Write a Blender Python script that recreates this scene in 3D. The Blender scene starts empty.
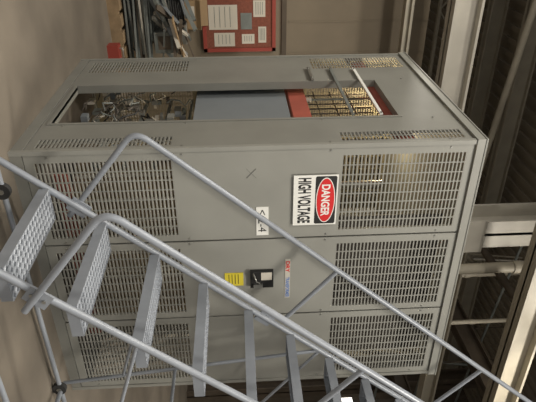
import bpy, bmesh, math, random
from mathutils import Vector, Matrix
random.seed(7)
# ---------------------------------------------------------------- materials
def mat(name,col,rough=0.6,metal=0.0,var=0.0,scale=6.0,bump=0.0,col2=None,emit=0.0,detail=6):
    m=bpy.data.materials.new(name);m.use_nodes=True
    nt=m.node_tree;b=nt.nodes['Principled BSDF']
    b.inputs['Base Color'].default_value=(*col,1);b.inputs['Roughness'].default_value=rough;b.inputs['Metallic'].default_value=metal
    if var>0 or bump>0:
        tc=nt.nodes.new('ShaderNodeTexCoord');n=nt.nodes.new('ShaderNodeTexNoise');n.inputs['Scale'].default_value=scale;n.inputs['Detail'].default_value=detail
        nt.links.new(tc.outputs['Object'],n.inputs['Vector'])
        if var>0:
            r=nt.nodes.new('ShaderNodeValToRGB');c2=col2 or tuple(c*(1-var) for c in col)
            r.color_ramp.elements[0].position=0.32;r.color_ramp.elements[0].color=(*c2,1)
            r.color_ramp.elements[1].position=0.68;r.color_ramp.elements[1].color=(*col,1)
            nt.links.new(n.outputs['Fac'],r.inputs['Fac']);nt.links.new(r.outputs['Color'],b.inputs['Base Color'])
        if bump>0:
            bp=nt.nodes.new('ShaderNodeBump');bp.inputs['Strength'].default_value=bump;bp.inputs['Distance'].default_value=0.01
            nt.links.new(n.outputs['Fac'],bp.inputs['Height']);nt.links.new(bp.outputs['Normal'],b.inputs['Normal'])
    if emit>0:
        b.inputs['Emission Color'].default_value=(*col,1);b.inputs['Emission Strength'].default_value=emit
    return m
M={}
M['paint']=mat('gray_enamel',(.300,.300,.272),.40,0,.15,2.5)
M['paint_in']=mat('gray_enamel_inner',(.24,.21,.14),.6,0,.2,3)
M['frame']=mat('gray_enamel_frame',(.25,.25,.226),.42,0,.16,3)
M['seam']=mat('seam_shadow_gap',(.02,.02,.018),.8)
M['bolt']=mat('zinc_bolt',(.36,.36,.34),.35,.8)
M['barrier']=mat('barrier_sheet',(.20,.22,.235),.5,0,.1,3)
M['salmon']=mat('primer_red',(.40,.10,.07),.5,0,.2,8)
M['coil']=mat('varnished_coil',(.34,.25,.14),.55,0,.35,10)
M['core']=mat('core_steel',(.10,.085,.07),.6,0,.3,12)
M['copper']=mat('tinned_bus',(.50,.47,.40),.35,.5)
M['white']=mat('white_paint',(.80,.80,.76),.5)
M['black']=mat('black_paint',(.015,.015,.015),.5)
M['red']=mat('sign_red',(.62,.02,.02),.45)
M['yellow']=mat('yellow_label',(.72,.60,.05),.5)
M['blue']=mat('blue_print',(.12,.22,.5),.5)
M['chalk']=mat('marker_line',(.13,.13,.12),.8)
M['steel']=mat('ladder_gray_paint',(.29,.315,.355),.40,.1,.15,9)
M['rubber']=mat('rubber',(.03,.03,.03),.8)
M['concrete']=mat('concrete_floor',(.205,.176,.14),.7,0,.38,1.7,.15,detail=10)
M['wallp']=mat('tan_wall_panel',(.21,.172,.122),.7,0,.16,2)
M['wallfar']=mat('brown_block_wall',(.12,.095,.07),.85,0,.3,3)
M['deck']=mat('ceiling_deck',(.27,.235,.18),.7,0,.15,2)
M['cream']=mat('cream_steel_paint',(.40,.365,.29),.55,0,.15,4)
M['offwhite']=mat('offwhite_column_paint',(.58,.55,.48),.5,0,.14,4)
M['darksteel']=mat('dark_steel',(.12,.095,.07),.6,0,.3,5)
M['cork']=mat('cork',(.25,.08,.05),.85,0,.3,40)
M['redframe']=mat('red_trim',(.30,.05,.035),.6)
M['wood']=mat('pallet_wood',(.30,.21,.12),.8,0,.35,9)
M['card']=mat('cardboard',(.34,.235,.13),.85,0,.12,5)
M['galv']=mat('galvanized_channel',(.22,.24,.228),.45,.2,.25,8)
M['lampon']=mat('lamp_glass',(1,.93,.78),.5,emit=6)
M['glass']=mat('bright_window',(1,.97,.9),.5,emit=3)
M['insul']=mat('porcelain',(.62,.58,.50),.3)
# ---------------------------------------------------------------- builder
class B:
    def __init__(s,name):
        s.name=name;s.v=[];s.f=[];s.fm=[];s.sm=[];s.mats=[]
    def mi(s,m):
        if m not in s.mats:s.mats.append(m)
        return s.mats.index(m)
    def poly(s,pts,m,smooth=False):
        i=len(s.v);s.v+=[tuple(p) for p in pts];s.f.append(tuple(range(i,i+len(pts))));s.fm.append(s.mi(m));s.sm.append(smooth)
    def mesh(s,vs,fs,m,smooth=False):
        i=len(s.v);s.v+=[tuple(p) for p in vs];k=s.mi(m)
        for f in fs:
            s.f.append(tuple(a+i for a in f));s.fm.append(k);s.sm.append(smooth)
    def obox(s,c,ax,ay,az,m):
        c=Vector(c);ax=Vector(ax)/2;ay=Vector(ay)/2;az=Vector(az)/2
        vs=[c+ax*i+ay*j+az*k for k in(-1,1) for j in(-1,1) for i in(-1,1)]
        s.mesh(vs,[(0,2,3,1),(4,5,7,6),(0,1,5,4),(2,6,7,3),(0,4,6,2),(1,3,7,5)],m)
    def box(s,a,b,m):
        c=[(a[i]+b[i])/2 for i in range(3)]
        s.obox(c,(b[0]-a[0],0,0),(0,b[1]-a[1],0),(0,0,b[2]-a[2]),m)
    def bar(s,p,q,w,h,m,up=(0,0,1)):
        p=Vector(p);q=Vector(q);d=q-p;u=Vector(up)
        sd=d.cross(u)
        if sd.length<1e-5: sd=d.cross(Vector((1,0,0)))
        sd.normalize();n=sd.cross(d).normalized()
        s.obox((p+q)/2,d,sd*w,n*h,m)
    def ibeam(s,p,q,w,h,m,t=.03,up=(0,0,1)):
        p=Vector(p);q=Vector(q);d=q-p;sd=d.cross(Vector(up)).normalized();n=sd.cross(d).normalized()
        s.obox((p+q)/2,d,sd*t,n*h,m)
        for k in(-1,1): s.obox((p+q)/2+n*(k*(h-t)/2),d,sd*w,n*t,m)
    def tube(s,pts,r,m,seg=12,caps=True):
        pts=[Vector(p) for p in pts];n=len(pts)
        T=[]
        for i in range(n):
            a=pts[max(0,i-1)];b=pts[min(n-1,i+1)];T.append((b-a).normalized())
        u=T[0].cross(Vector((.13,.97,.21))).normalized()
        vs=[];fs=[]
        for i in range(n):
            u=(u-T[i]*u.dot(T[i])).normalized();w=T[i].cross(u)
            for k in range(seg):
                a=2*math.pi*k/seg;vs.append(pts[i]+(u*math.cos(a)+w*math.sin(a))*r)
        for i in range(n-1):
            for k in range(seg):
                k2=(k+1)%seg;fs.append((i*seg+k,i*seg+k2,(i+1)*seg+k2,(i+1)*seg+k))
        s.mesh(vs,fs,m,True)
        if caps:
            s.poly([vs[k] for k in range(seg)][::-1],m);s.poly([vs[(n-1)*seg+k] for k in range(seg)],m)
    def cyl(s,p,q,r,m,seg=20): s.tube([p,q],r,m,seg)
    def lathe(s,c,prof,m,seg=28):
        vs=[];fs=[];n=len(prof)
        for(r,z)in prof:
            for k in range(seg):
                a=2*math.pi*k/seg;vs.append((c[0]+r*math.cos(a),c[1]+r*math.sin(a),c[2]+z))
        for i in range(n-1):
            for k in range(seg):
                k2=(k+1)%seg;fs.append((i*seg+k,i*seg+k2,(i+1)*seg+k2,(i+1)*seg+k))
        s.mesh(vs,fs,m,True)
    def text(s,txt,c,w,h,m,bold=.0):
        cu=bpy.data.curves.new('t','FONT');cu.body=txt;cu.align_x='CENTER';cu.align_y='CENTER';cu.offset=bold
        o=bpy.data.objects.new('t',cu);bpy.context.collection.objects.link(o)
        bpy.context.view_layer.update()
        me=bpy.data.meshes.new_from_object(o.evaluated_get(bpy.context.evaluated_depsgraph_get()))
        xs=[v.co.x for v in me.vertices];ys=[v.co.y for v in me.vertices]
        x0,x1,y0,y1=min(xs),max(xs),min(ys),max(ys)
        vs=[(c[0]+((v.co.x-x0)/(x1-x0)-.5)*w,c[1],c[2]+((v.co.y-y0)/(y1-y0)-.5)*h) for v in me.vertices]
        s.mesh(vs,[tuple(p.vertices) for p in me.polygons],m)
        bpy.data.objects.remove(o);bpy.data.meshes.remove(me);bpy.data.curves.remove(cu)
    def done(s):
        me=bpy.data.meshes.new(s.name);me.from_pydata(s.v,[],s.f)
        for k in s.mats: me.materials.append(M[k])
        me.polygons.foreach_set('material_index',s.fm);me.polygons.foreach_set('use_smooth',s.sm);me.update()
        o=bpy.data.objects.new(s.name,me);bpy.context.collection.objects.link(o)
        return o
# ---------------------------------------------------------------- cabinet
W,D,H=1.914,1.738,2.70
ZL0,ZL1,ZU0,ZU1=.12,.89,1.87,2.60
cab=B('transformer_cabinet')
def louver(bd,o,ux,w,nrm,z0,z1,n,cols,m='paint'):
    o=Vector(o);ux=Vector(ux);nrm=Vector(nrm);p=(z1-z0)/n
    for i in range(n+1):
        z=z0+i*p
        c=o+ux*(w/2)-nrm*.003;c.z=z
        bd.obox(c,ux*w,nrm*.005-Vector((0,0,.002)),Vector((0,0,p*.36)),m)
    for k in range(1,cols):
        c=o+ux*(w*k/cols)-nrm*.003;c.z=(z0+z1)/2
        bd.obox(c,ux*.007,nrm*.0045,Vector((0,0,z1-z0)),m)
def panel(bd,o,ux,w,nrm,xa,xb,m='paint',cols=8):
    o=Vector(o);ux=Vector(ux);nrm=Vector(nrm);t=.02
    def pl(a,b,z0,z1):
        c=o+ux*((a+b)/2)-nrm*(t/2);c.z=(z0+z1)/2
        bd.obox(c,ux*(b-a),nrm*t,Vector((0,0,z1-z0)),m)
    zb,zt=.07,2.64
    pl(0,xa,zb,zt);pl(xb,w,zb,zt)
    pl(xa,xb,zb,ZL0);pl(xa,xb,ZL1,ZU0);pl(xa,xb,ZU1,zt)
    louver(bd,o+ux*xa,ux,xb-xa,nrm,ZL0,ZL1,34,cols,m);louver(bd,o+ux*xa,ux,xb-xa,nrm,ZU0,ZU1,32,cols,m)
    for z in(.2,.95,1.80,2.5):
        for a in(.015,w-.015):
            c=o+ux*a
            bd.cyl((c.x,c.y,z),(c.x+nrm.x*.005,c.y+nrm.y*.005,z),.0055,'bolt',8)
xs=[(.02,.629),(.641,1.259),(1.271,1.894)]
for a,b in xs: panel(cab,(a,0,0),(1,0,0),b-a,(0,-1,0),.05,b-a-.045)
for x in(.635,1.265): cab.box((x-.012,.015,.07),(x+.012,.03,2.64),'seam')
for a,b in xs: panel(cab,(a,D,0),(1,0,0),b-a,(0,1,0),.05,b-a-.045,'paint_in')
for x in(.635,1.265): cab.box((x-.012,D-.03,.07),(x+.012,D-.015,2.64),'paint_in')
for a,b in((.02,.56),(.58,1.14),(1.16,1.72)): panel(cab,(W,a,0),(0,1,0),b-a,(1,0,0),.05,b-a-.05)
OY0,OY1,OZ0,OZ1=.40,1.08,.12,2.29
panel(cab,(0,.02,0),(0,1,0),.36,(-1,0,0),.035,.15,'frame',2)
panel(cab,(0,OY1+.02,0),(0,1,0),D-.02-OY1-.02,(-1,0,0),.30,.56,'frame',4)
cab.box((.0,OY0-.02,OZ1),(.02,OY1+.02,2.64),'frame');cab.box((0,OY0-.02,.07),(.02,OY1+.02,OZ0),'frame')
for y0,y1 in((OY0-.022,OY0),(OY1,OY1+.022)): cab.box((-.006,y0,OZ0-.02),(.05,y1,OZ1+.02),'frame')
cab.box((-.006,OY0,OZ1),(.05,OY1,OZ1+.022),'frame');cab.box((-.006,OY0,OZ0-.022),(.05,OY1,OZ0),'frame')
for x in(0,W):
    for y in(0,D):
        sx=1 if x==0 else -1;sy=1 if y==0 else -1
        cab.box((min(x-.008*sx,x+.018*sx),min(y-.008*sy,y+.018*sy),0),(max(x-.008*sx,x+.018*sx),max(y-.008*sy,y+.018*sy),2.66),'paint')
cab.box((0.0,-.004,0),(W,.05,.066),'frame');cab.box((0,D-.05,0),(W,D+.004,.066),'frame')
cab.box((-.004,.0,0),(.05,D,.066),'frame');cab.box((W-.05,0,0),(W+.004,D,.066),'frame')
cab.box((.02,.02,.03),(W-.02,D-.02,.05),'core')
cab.box((-.014,-.014,2.645),(W+.014,D+.014,2.70),'paint')
cab.box((-.018,-.018,2.695),(W+.018,D+.018,2.704),'frame')
for x in(.3,W-.3):
    for y in(.3,D-.3): cab.tube([(x+.04*math.cos(a),y,2.70+.05*math.sin(a)) for a in [math.pi*k/8 for k in range(9)]],.008,'bolt',8)
# guard bars bolted across the side opening
for z,ya,yb,mm in((2.0,.40,1.36,'galv'),(2.18,.40,1.34,'white'),(1.83,1.08,1.38,'bolt')):
    cab.box((-.020,ya,z-.010),(-.010,yb,z+.010),mm)
    for y in(ya+.01 if ya<1 else ya+.05,yb-.03): cab.cyl((-.028,y,z),(.0,y,z),.007,'bolt',8)
# internals
for i,x in enumerate((.62,1.05,1.48)):
    cab.lathe((x,.62,.16),[(.10,0),(.24,0),(.255,.03),(.255,.30),(.265,.31),(.265,.34),(.255,.35),(.255,.68),(.24,.72),(.1,.72)],'coil')
    for k in range(10):
        a=2*math.pi*k/10;cab.cyl((x+.262*math.cos(a),.62+.262*math.sin(a),.18),(x+.262*math.cos(a),.62+.262*math.sin(a),.86),.012,'insul',8)
    cab.cyl((x,.62,1.9),(x,.62,2.3),.03,'copper',12)
cab.box((.42,.52,.07),(1.7,.72,.16),'core');cab.box((.42,.52,.89),(1.7,.72,1.02),'core')
for y in(.42,.80):
    cab.box((.36,y-.02,.9),(1.76,y+.02,1.0),'salmon');cab.box((.36,y-.02,.06),(1.76,y+.02,.15),'salmon')
cab.box((.30,1.58,.93),(1.8,1.60,1.62),'barrier');cab.box((.10,.42,.97),(.12,1.68,1.63),'barrier')
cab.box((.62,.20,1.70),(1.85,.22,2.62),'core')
def channel(bd,p,q,h,w,m):
    p=Vector(p);q=Vector(q)
    bd.bar(p,q,.01,h,m)
    for s_ in(-1,1): bd.bar(p+Vector((w/2,0,s_*h/2)),q+Vector((w/2,0,s_*h/2)),w,.01,m)
channel(cab,(.10,.1,1.71),(.10,1.70,1.71),.12,.06,'salmon')
channel(cab,(.05,.1,2.29),(.05,1.70,2.29),.09,.05,'salmon')
channel(cab,(.75,.3,1.73),(.75,1.70,1.73),.12,.06,'salmon')
for k in range(12):
    y=.5+k*.1;cab.cyl((.30,y,1.78),(.30,y,2.34),.006,'core',8)
for z in(1.92,2.06,2.2): cab.cyl((.30,.4,z),(.30,1.68,z),.005,'core',8)
for y in(.62,1.18): cab.box((.17,y-.010,1.78),(.18,y+.010,2.5),'galv')
for y in(.62,1.18):
    cab.lathe((.175,y,1.775),[(.0,0),(.028,0),(.018,.015),(.028,.03),(.018,.045),(.028,.055),(.0,.07)],'insul',14)
for k in range(56):
    y=random.uniform(.5,1.6);x=random.uniform(.10,.34);z=random.uniform(.1,.8)
    pts=[(x,y,z)]
    for j in range(5):
        l=pts[-1];pts.append((min(.36,max(.08,l[0]+random.uniform(-.05,.05))),min(1.65,max(.45,l[1]+random.uniform(-.07,.07))),min(.92,l[2]+random.uniform(-.03,.08))))
    cab.tube(pts,random.choice((.004,.006,.008)),random.choice(('core','black','galv','insul','core','galv')),6)
for k in range(60):
    y=random.uniform(.5,1.6);z=random.uniform(.1,.90);x=random.uniform(.15,.34);a=random.uniform(.02,.05)
    cab.box((x,y,z),(x+a,y+random.uniform(.03,.09),z+random.uniform(.015,.06)),random.choice(('core','insul','bolt','frame','barrier','galv')))
for z in(.3,.5,.7,.88): cab.box((.33,.45,z),(.36,1.66,z+.02),'galv')
# latch / labels on middle panel
cab.box((.875,-.022,1.32),(1.01,.0,1.47),'black')
cab.box((.885,-.025,1.39),(.945,-.022,1.46),'insul');cab.box((.975,-.035,1.34),(1.0,-.022,1.40),'bolt')
cab.tube([(.89,-.022,1.34),(.89,-.045,1.345),(.94,-.048,1.36),(.97,-.022,1.38)],.005,'bolt',8)
cab.box((.895,-.004,1.155),(1.0,0,1.275),'yellow')
for z in(1.18,1.2,1.22,1.24): cab.box((.905,-.005,z),(.985,-.004,z+.004),'black')
cab.box((.80,-.0025,1.547),(1.12,-.0,1.580),'offwhite')
cab.text('TRANSFORMER',(1.03,-.0036,1.564),.17,.026,'blue',bold=.03);cab.text('DRY',(.86,-.0036,1.564),.09,.026,'red',bold=.03)
cab.box((.40,-.003,1.365),(.605,0,1.44),'white');cab.text('< 2-4',(.50,-.0036,1.402),.16,.05,'black')
for s_ in(-1,1): cab.obox((.17,-.0005,1.34),(.06,0,.055*s_),(0,.002,0),(.003,0,.004),'chalk')
cab.done()
# ---------------------------------------------------------------- sign
sg=B('danger_sign')
X0,X1,Z0,Z1=.187,.534,1.588,1.853
def rr(x0,x1,z0,z1,r,y,n=8):
    p=[]
    for cx,cz,a0 in((x1-r,z1-r,0),(x0+r,z1-r,90),(x0+r,z0+r,180),(x1-r,z0+r,270)):
        for k in range(n+1):
            a=math.radians(a0+90*k/n);p.append((cx+r*math.cos(a),y,cz+r*math.sin(a)))
    return p[::-1]
def ell(cx,cz,a,b,y,n=40): return [(cx+a*math.cos(2*math.pi*k/n),y,cz+b*math.sin(2*math.pi*k/n)) for k in range(n)][::-1]
OF=-.0085
sg.box((X0,-.004+OF,Z0),(X1,OF-.001,Z1),'white')
sg.poly(rr(X0+.008,X1-.008,Z1-.135,Z1-.008,.012,-.0045+OF),'black')
cx=(X0+X1)/2;cz=Z1-.0715
sg.poly(ell(cx,cz,.156,.058,-.005+OF),'white');sg.poly(ell(cx,cz,.150,.053,-.0055+OF),'red')
sg.text('DANGER',(cx,-.006+OF,cz),.22,.052,'white',bold=.03)
sg.text('HIGH VOLTAGE',(cx,-.0048+OF,Z0+.066),.315,.078,'black',bold=.035)
sg.done()
# ---------------------------------------------------------------- rolling ladder
YF,YN=-.22,-.93
R0,RUN=.2646,.226;SL=R0/RUN
x1,z1=.116,.265
def sz(x): return z1+SL*(x-x1)
lad=B('rolling_stair_ladder')
NST=10
xe=x1+RUN*(NST-.2)
dirv=Vector((1,0,SL)).normalized();per=Vector((-SL,0,1)).normalized()
def fillet(P,r,n=6):
    out=[Vector(P[0])]
    for i in range(1,len(P)-1):
        a,b,c=Vector(P[i-1]),Vector(P[i]),Vector(P[i+1]);u=(a-b).normalized();v=(c-b).normalized()
        s0=b+u*r;s1=b+v*r
        for k in range(n+1):
            t=k/n;out.append(s0*(1-t)**2+b*2*t*(1-t)+s1*t*t)
    out.append(Vector(P[-1]));return out
def hz(x): return .805+SL*(x+.125)
for y in(YF,YN):
    sgn=1 if y==YF else -1
    a=Vector((x1-z1/SL+.02,y,.02));b=Vector((xe,y,sz(xe)))
    lad.tube([a,b],.018,'steel')
    yo=y+sgn*.03
    P=[(.30,yo,.325),(-.20,yo,.74),(1.98+.3,yo,hz(2.28)),(2.9,yo,hz(2.28)),(2.9,yo,2.7)]
    lad.tube(fillet(P,.085,8),.0165,'steel')
    for px in(.765,1.70):
        lad.tube([(px,yo,hz(px)),(px+.37,yo,hz(px)-.37/SL)],.014,'steel')
    for px in(.24,.765+.34,1.70+.34):
        c=Vector((px,y+sgn*.014,sz(px)-.02));lad.obox(c,dirv*.11,(0,.012,0),per*.085,'steel')
        for q in(-.03,.03): lad.cyl(c+dirv*q-Vector((0,.014,0)),c+dirv*q+Vector((0,.014,0)),.009,'bolt',8)
    lad.tube([(1.60,y,.05),(1.40,y,sz(1.40))],.012,'steel')
    lad.tube([(2.55,y,.05),(2.35,y,2.62)],.014,'steel')
    lad.tube([(1.56,y,.45),(.55,y,sz(.55))],.010,'steel')
    lad.tube([(2.50,y,.9),(1.40,y,sz(1.40))],.010,'steel')
    yb=y-sgn*.06
    lad.tube([(-.05,yb,.05),(2.58,yb,.05)],.015,'steel')
    lad.tube([(xe,y,sz(xe)),(2.9,y,sz(xe))],.018,'steel')
for xb in(.0,1.6,2.57): lad.tube([(xb,YF-.06,.05),(xb,YN+.06,.05)],.015,'steel')
for xb,zb in((1.52,.8),(2.45,1.4),(2.38,2.3)): lad.tube([(xb,YF,zb),(xb,YN,zb)],.011,'steel')
def tread(bd,x0,xw,ya,yb,z):
    nx,ny=5,17;dx=xw/nx;dy=(yb-ya)/ny
    for i in range(nx):
        for j in range(ny):
            a=x0+i*dx;c=ya+j*dy
            o=[(a,c),(a+dx/2,c),(a+dx,c),(a+dx,c+dy/2),(a+dx,c+dy),(a+dx/2,c+dy),(a,c+dy),(a,c+dy/2)]
            mx,my=a+dx/2,c+dy/2
            q=[(mx,my-dy*.36),(mx+dx*.36,my),(mx,my+dy*.36),(mx-dx*.36,my)]
            P=[Vector((p[0],p[1],z)) for p in o];Q=[Vector((p[0],p[1],z+.004)) for p in q]
            bd.mesh(P+Q,[(0,1,8,11,7),(1,2,3,9,8),(3,4,5,10,9),(5,6,7,11,10)],'steel')
            Ql=[Vector((p[0],p[1],z-.008)) for p in q]
            bd.mesh(Q+Ql,[(0,1,5,4),(1,2,6,5),(2,3,7,6),(3,0,4,7)],'steel')
    bd.box((x0-.003,ya,z-.05),(x0,yb,z+.003),'steel');bd.box((x0+xw,ya,z-.05),(x0+xw+.003,yb,z+.003),'steel')
    for yy in(ya,yb): bd.box((x0,yy-.003,z-.05),(x0+xw,yy+.003,z+.002),'steel')
for k in range(NST):
    tread(lad,x1-.015+k*RUN,.18,YN+.02,YF-.02,z1+k*R0)
tread(lad,x1+NST*RUN-.05,.55,YN+.02,YF-.02,z1+(NST-1)*R0)
for xb in(.08,1.58,2.5):
    for y in(YF-.06,YN+.06):
        lad.cyl((xb,y-.015,.045),(xb,y+.015,.045),.045,'rubber',18);lad.cyl((xb,y-.02,.045),(xb,y+.02,.045),.015,'bolt',12)
lad.done()
# ---------------------------------------------------------------- room
fl=B('floor');fl.box((-7,-8,-.1),(12,14,0),'concrete');fl.done()
wb=B('wall_back');wb.box((-7,13,0),(12,13.2,7),'wallfar');wb.done()
wr=B('wall_right');wr.box((9.5,-8,0),(9.7,13,7),'wallfar')
for k in range(20): wr.box((9.44,-8+k*1.05,0),(9.5,-7.9+k*1.05,7),'darksteel')
wr.done()
wp=B('wall_partition');wp.box((-7,4.3,0),(1.9,4.42,3.75),'wallp')
for k in range(22): wp.box((-6.9+k*.4,4.292,1.95),(-6.88+k*.4,4.3,3.75),'wallp')
wp.done()
tr=B('trim_1');tr.box((-7,4.275,1.86),(1.9,4.3,1.92),'wallfar');tr.done()
ce=B('ceiling');ce.box((-7,-3,6.55),(12,13,6.7),'deck')
for k in range(80): ce.box((-7+k*.24,-3,6.5),(-6.9+k*.24,13,6.55),'deck')
ce.done()
def truss(name,p,q,h,m,n=14):
    t=B(name);p=Vector(p);q=Vector(q);u=Vector((0,0,h))
    t.bar(p,q,.10,.06,m);t.bar(p+u,q+u,.10,.06,m)
    for k in range(n):
        a=p.lerp(q,k/n);b=p.lerp(q,(k+.5)/n);c=p.lerp(q,(k+1)/n)
        t.bar(a,b+u,.035,.035,m);t.bar(b+u,c,.035,.035,m)
    return t.done()
truss('roof_truss',(-7,9.0,5.6),(9.4,9.0,5.6),.8,'cream',8)
def beam(p,q,w,h,m='cream'):
    b_=B('steel_beam');b_.ibeam(p,q,w,h,m);b_.done()
beam((-7,3.6,3.92),(1.9,3.6,3.92),.24,.34,'offwhite');beam((-7,3.9,3.35),(2.0,3.9,3.35),.12,.10)
beam((1.5,2.0,4.72),(9.4,2.0,4.72),.24,.34,'cream');beam((2.95,3.1,4.20),(9.4,3.1,4.20),.2,.22,'cream')
beam((5.6,-2,5.1),(5.6,12.9,5.1),.22,.3,'darksteel');beam((7.6,-2,4.4),(7.6,12.9,4.4),.2,.26,'darksteel')
beam((-7,6.2,6.2),(9.4,6.2,6.2),.2,.3,'cream');beam((-7,7.6,6.2),(9.4,7.6,6.2),.2,.3,'cream')
beam((3.0,3.3,4.1),(5.4,5.6,5.9),.10,.12,'cream')
co_=B('steel_column')
co_.ibeam((2.72,3.1,0),(2.72,3.1,6.5),.40,.44,'offwhite',.04,up=(0,1,0))
co_.box((2.5,2.9,0),(2.94,3.3,.03),'cream');co_.box((2.48,2.84,4.05),(2.96,2.87,4.40),'offwhite');co_.done()
co_=B('steel_column');co_.ibeam((8.2,5.2,0),(8.2,5.2,6.5),.3,.3,'darksteel',.03,up=(0,1,0));co_.done()
for px,py,pr in((3.12,2.7,.07),(4.2,3.9,.05),(4.75,3.4,.035)):
    dp=B('vertical_pipe');dp.cyl((px,py,0),(px,py,6.48),pr,'cream',20)
    for z in(1.5,3.5,4.8): dp.cyl((px,py,z),(px,py,z+.08),pr*1.2,'cream',20)
    dp.done()
cn=B('hanging_conduit_and_cables')
for k in range(13):
    x=3.3+.42*k+random.uniform(-.1,.1);y=3.4+random.uniform(0,1.8);y2=y+random.uniform(-.9,1.6);sag=random.uniform(.05,.5)
    zt=random.uniform(4.9,6.4);zb=random.uniform(3.2,4.6)
    P=[(x+ (y2-y)*.5*t,y+(y2-y)*t,zt+(zb-zt)*t-sag*4*t*(1-t)) for t in [i/10 for i in range(11)]]
    cn.tube(P,random.choice((.012,.018,.026)),random.choice(('cream','offwhite','black','darksteel','galv')),8)
for z in(3.7,4.5,5.4): cn.tube([(3.0,3.5,z),(9.3,4.6,z+.1)],.022,'galv',8)
cn.done()
wi=B('window_1');wi.box((9.40,5.40,3.40),(9.44,5.80,3.75),'glass')
for y in(5.38,5.59,5.80): wi.box((9.37,y,3.37),(9.42,y+.02,3.78),'darksteel')
for z in(3.37,3.75): wi.box((9.37,5.38,z),(9.42,5.82,z+.03),'darksteel')
wi.done()
pp=B('ceiling_pipe')
pp.tube([(-7,3.2,5.2),(9,6.0,5.2)],.05,'cream');pp.tube([(3.7,-2,5.0),(4.1,12,5.3)],.06,'darksteel');pp.done()
# bulletin board
bb=B('bulletin_board');YB=4.299
bb.box((-.75,4.25,.90),(.62,YB,1.74),'cork')
for a,b in(((-.79,4.235,.86),(.66,YB,.905)),((-.79,4.235,1.735),(.66,YB,1.78)),((.615,4.235,.86),(.66,YB,1.78)),((-.79,4.235,.86),(-.75,YB,1.78))): bb.box(a,b,'redframe')
for x,z,w,h,m in((.08,.94,.30,.36,'insul'),(.42,1.0,.17,.26,'insul'),(.18,1.34,.2,.14,'galv'),(.44,1.35,.12,.16,'insul'),(.03,1.5,.2,.15,'insul'),(-.3,1.1,.25,.3,'white'),(.35,1.56,.2,.1,'insul')):
    bb.box((x,4.245,z),(x+w,4.25,z+h),m)
    for q in range(4): bb.box((x+.02,4.243,z+h*(.2+.18*q)),(x+w-.03,4.245,z+h*(.2+.18*q)+.006),'galv')
bb.done()
# pallet and clutter
pa=B('wooden_pallet')
for k in range(8): pa.box((-.75+k*.165,2.95,.10),(-.63+k*.165,4.0,.12),'wood')
for y in(2.95,3.42,3.9): pa.box((-.75,y,0.0),(.52,y+.09,.10),'wood')
pa.done()
st=B('scrap_equipment_pile')
for k in range(26):
    z=.122+.021*(k//2);yy=3.0+random.uniform(0,.12)+(k%2)*.4;ang=random.uniform(-.3,.3);cxx=-.1+random.uniform(-.12,.12)
    d=Vector((math.cos(ang),math.sin(ang),0));n=Vector((-d.y,d.x,0));c=Vector((cxx,yy+.15,z+.0015));L=random.uniform(.7,1.05)
    mm=random.choice(('galv','galv','frame','darksteel','offwhite'))
    st.obox(c,d*L,n*.16,(0,0,.003),mm)
    for s_ in(-1,1): st.obox(c+n*(.08*s_)+Vector((0,0,.008)),d*L,n*.004,(0,0,.02),mm)
for k in range(34):
    c=Vector((-.32+.023*k,3.03+random.uniform(0,.5),.47+random.uniform(0,.30)));d=Vector((random.uniform(.3,.9),random.uniform(-.4,.4),random.uniform(-.1,.45))).normalized();n=d.cross(Vector((0,0,1))).normalized()
    w_=random.uniform(.03,.10);st.obox(c,d*random.uniform(.25,.6),n*w_,n.cross(d)*random.uniform(.01,.04),random.choice(('galv','frame','card','barrier','insul','galv','darksteel')))
for (x,y,z,w_,d_,h_,mm) in((-.5,3.05,.41,.22,.2,.2,'frame'),(-.2,3.3,.41,.3,.25,.16,'galv'),(.12,3.1,.41,.22,.2,.22,'galv'),(-.45,3.4,.41,.22,.2,.34,'barrier'),(.14,3.45,.41,.2,.15,.3,'frame')):
    st.box((x,y,z),(x+w_,y+d_,z+h_),mm);st.box((x-.005,y-.005,z+h_),(x+w_+.005,y+d_+.005,z+h_+.012),'frame')
    st.box((x+.04,y-.004,z+.04),(x+w_-.04,y,z+h_-.05),'darksteel')
pts=[(-.10+.15*math.cos(t*.35)+.01*math.sin(t),3.2+.12*math.sin(t*.35),.60+.0013*t) for t in range(0,110)]
st.tube(pts,.011,'black',8);st.done()
def carton(name,x,y,z,w,d,h,m='card'):
    c=B(name);t=.008
    c.box((x,y,z),(x+w,y+d,z+t),m);c.box((x,y,z),(x+w,y+t,z+h),m);c.box((x,y+d-t,z),(x+w,y+d,z+h),m);c.box((x,y,z),(x+t,y+d,z+h),m);c.box((x+w-t,y,z),(x+w,y+d,z+h),m)
    c.obox((x+w/2,y-d*.10,z+h-.02),(w,0,0),(0,d*.26,-.06),(0,0,t),m);c.obox((x+w/2,y+d*1.08,z+h+.03),(w,0,0),(0,d*.2,.1),(0,0,t),m)
    c.box((x+w*.2,y-.002,z+h*.3),(x+w*.6,y,z+h*.6),'insul')
    return c.done()
tb=B('red_toolbox');tb.box((.14,2.68,0),(.32,2.80,.08),'redframe');tb.obox((.23,2.74,.095),(.18,0,0),(0,.12,0),(0,0,.03),'redframe')
tb.tube([(.18,2.74,.11),(.18,2.74,.14),(.28,2.74,.14),(.28,2.74,.11)],.007,'bolt',8);tb.done()
wbh=B('work_table')
wbh.box((-.7,4.0,.66),(.42,4.22,.69),'wood')
for x in(-.68,.38):
    for y in(4.02,4.19): wbh.box((x,y,0),(x+.03,y+.03,.66),'darksteel')
wbh.done()
carton('cardboard_box',-.02,4.03,.691,.34,.16,.16)
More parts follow.
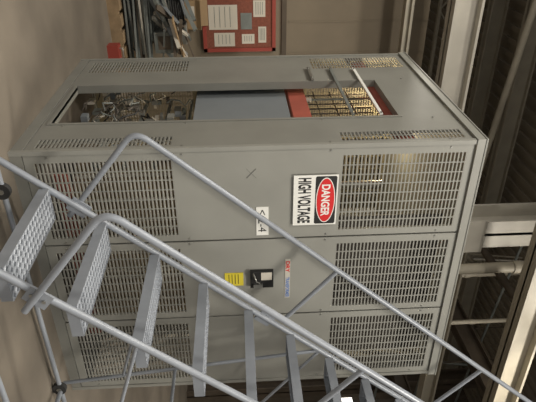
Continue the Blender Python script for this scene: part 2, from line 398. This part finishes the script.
def lamp(x,y,z,e,col=(1,.93,.82)):
    f=B('high_bay_lamp');f.box((x-.65,y-.16,z+.03),(x+.65,y+.16,z+.12),'white')
    for s_ in(-.08,.08): f.cyl((x-.6,y+s_,z+.01),(x+.6,y+s_,z+.01),.02,'lampon',10)
    f.cyl((x,y,z+.12),(x,y,6.49),.012,'darksteel',8);f.done()
    l=bpy.data.lights.new('hall_light','AREA');l.shape='RECTANGLE';l.size=1.3;l.size_y=.5;l.energy=e;l.color=col
    o=bpy.data.objects.new('hall_light',l);o.location=(x,y,z-.03);bpy.context.collection.objects.link(o)
lamp(-3.2,-2.2,5.6,250);lamp(1.5,-3.4,5.6,270);lamp(-2.5,1.5,5.6,150);lamp(4.3,.5,5.8,150);lamp(-1,8.3,5.2,120);lamp(6.5,8.3,5.2,40)
for x,y,z,e in((.40,1.35,2.5,22),(1.0,1.35,.5,4)):  # warm fill lights added inside the cabinet to brighten its interior, no lamp modelled
    l=bpy.data.lights.new('interior_fill','POINT');l.energy=e;l.color=(1,.82,.52);l.shadow_soft_size=.04
    o=bpy.data.objects.new('interior_fill_light',l);o.location=(x,y,z);bpy.context.collection.objects.link(o)
l=bpy.data.lights.new('flash','POINT');l.energy=36;l.color=(1,.98,.95);l.shadow_soft_size=.03
o=bpy.data.objects.new('camera_flash_light',l);o.location=(-1.36,-2.84,1.36);bpy.context.collection.objects.link(o)
w=bpy.data.worlds.new('World');bpy.context.scene.world=w;w.use_nodes=True
w.node_tree.nodes['Background'].inputs[0].default_value=(1,.96,.90,1);w.node_tree.nodes['Background'].inputs[1].default_value=.38
# ---------------------------------------------------------------- camera
C=(-1.33215,-2.80151,1.27767);yaw,pitch,roll,f=1.0274,.04868,-.03135,546.894
F=Vector((math.cos(yaw)*math.cos(pitch),math.sin(yaw)*math.cos(pitch),math.sin(pitch)))
r=F.cross(Vector((0,0,1))).normalized();u=r.cross(F)
R2=r*math.cos(roll)+u*math.sin(roll);U2=-r*math.sin(roll)+u*math.cos(roll)
cam=bpy.data.cameras.new('camera');co=bpy.data.objects.new('camera',cam);bpy.context.collection.objects.link(co)
co.matrix_world=Matrix(((U2[0],-R2[0],-F[0],C[0]),(U2[1],-R2[1],-F[1],C[1]),(U2[2],-R2[2],-F[2],C[2]),(0,0,0,1)))
cam.sensor_width=36;cam.lens=36*f/536;cam.clip_start=.05
bpy.context.scene.camera=co
bpy.context.scene.view_settings.view_transform='Standard'
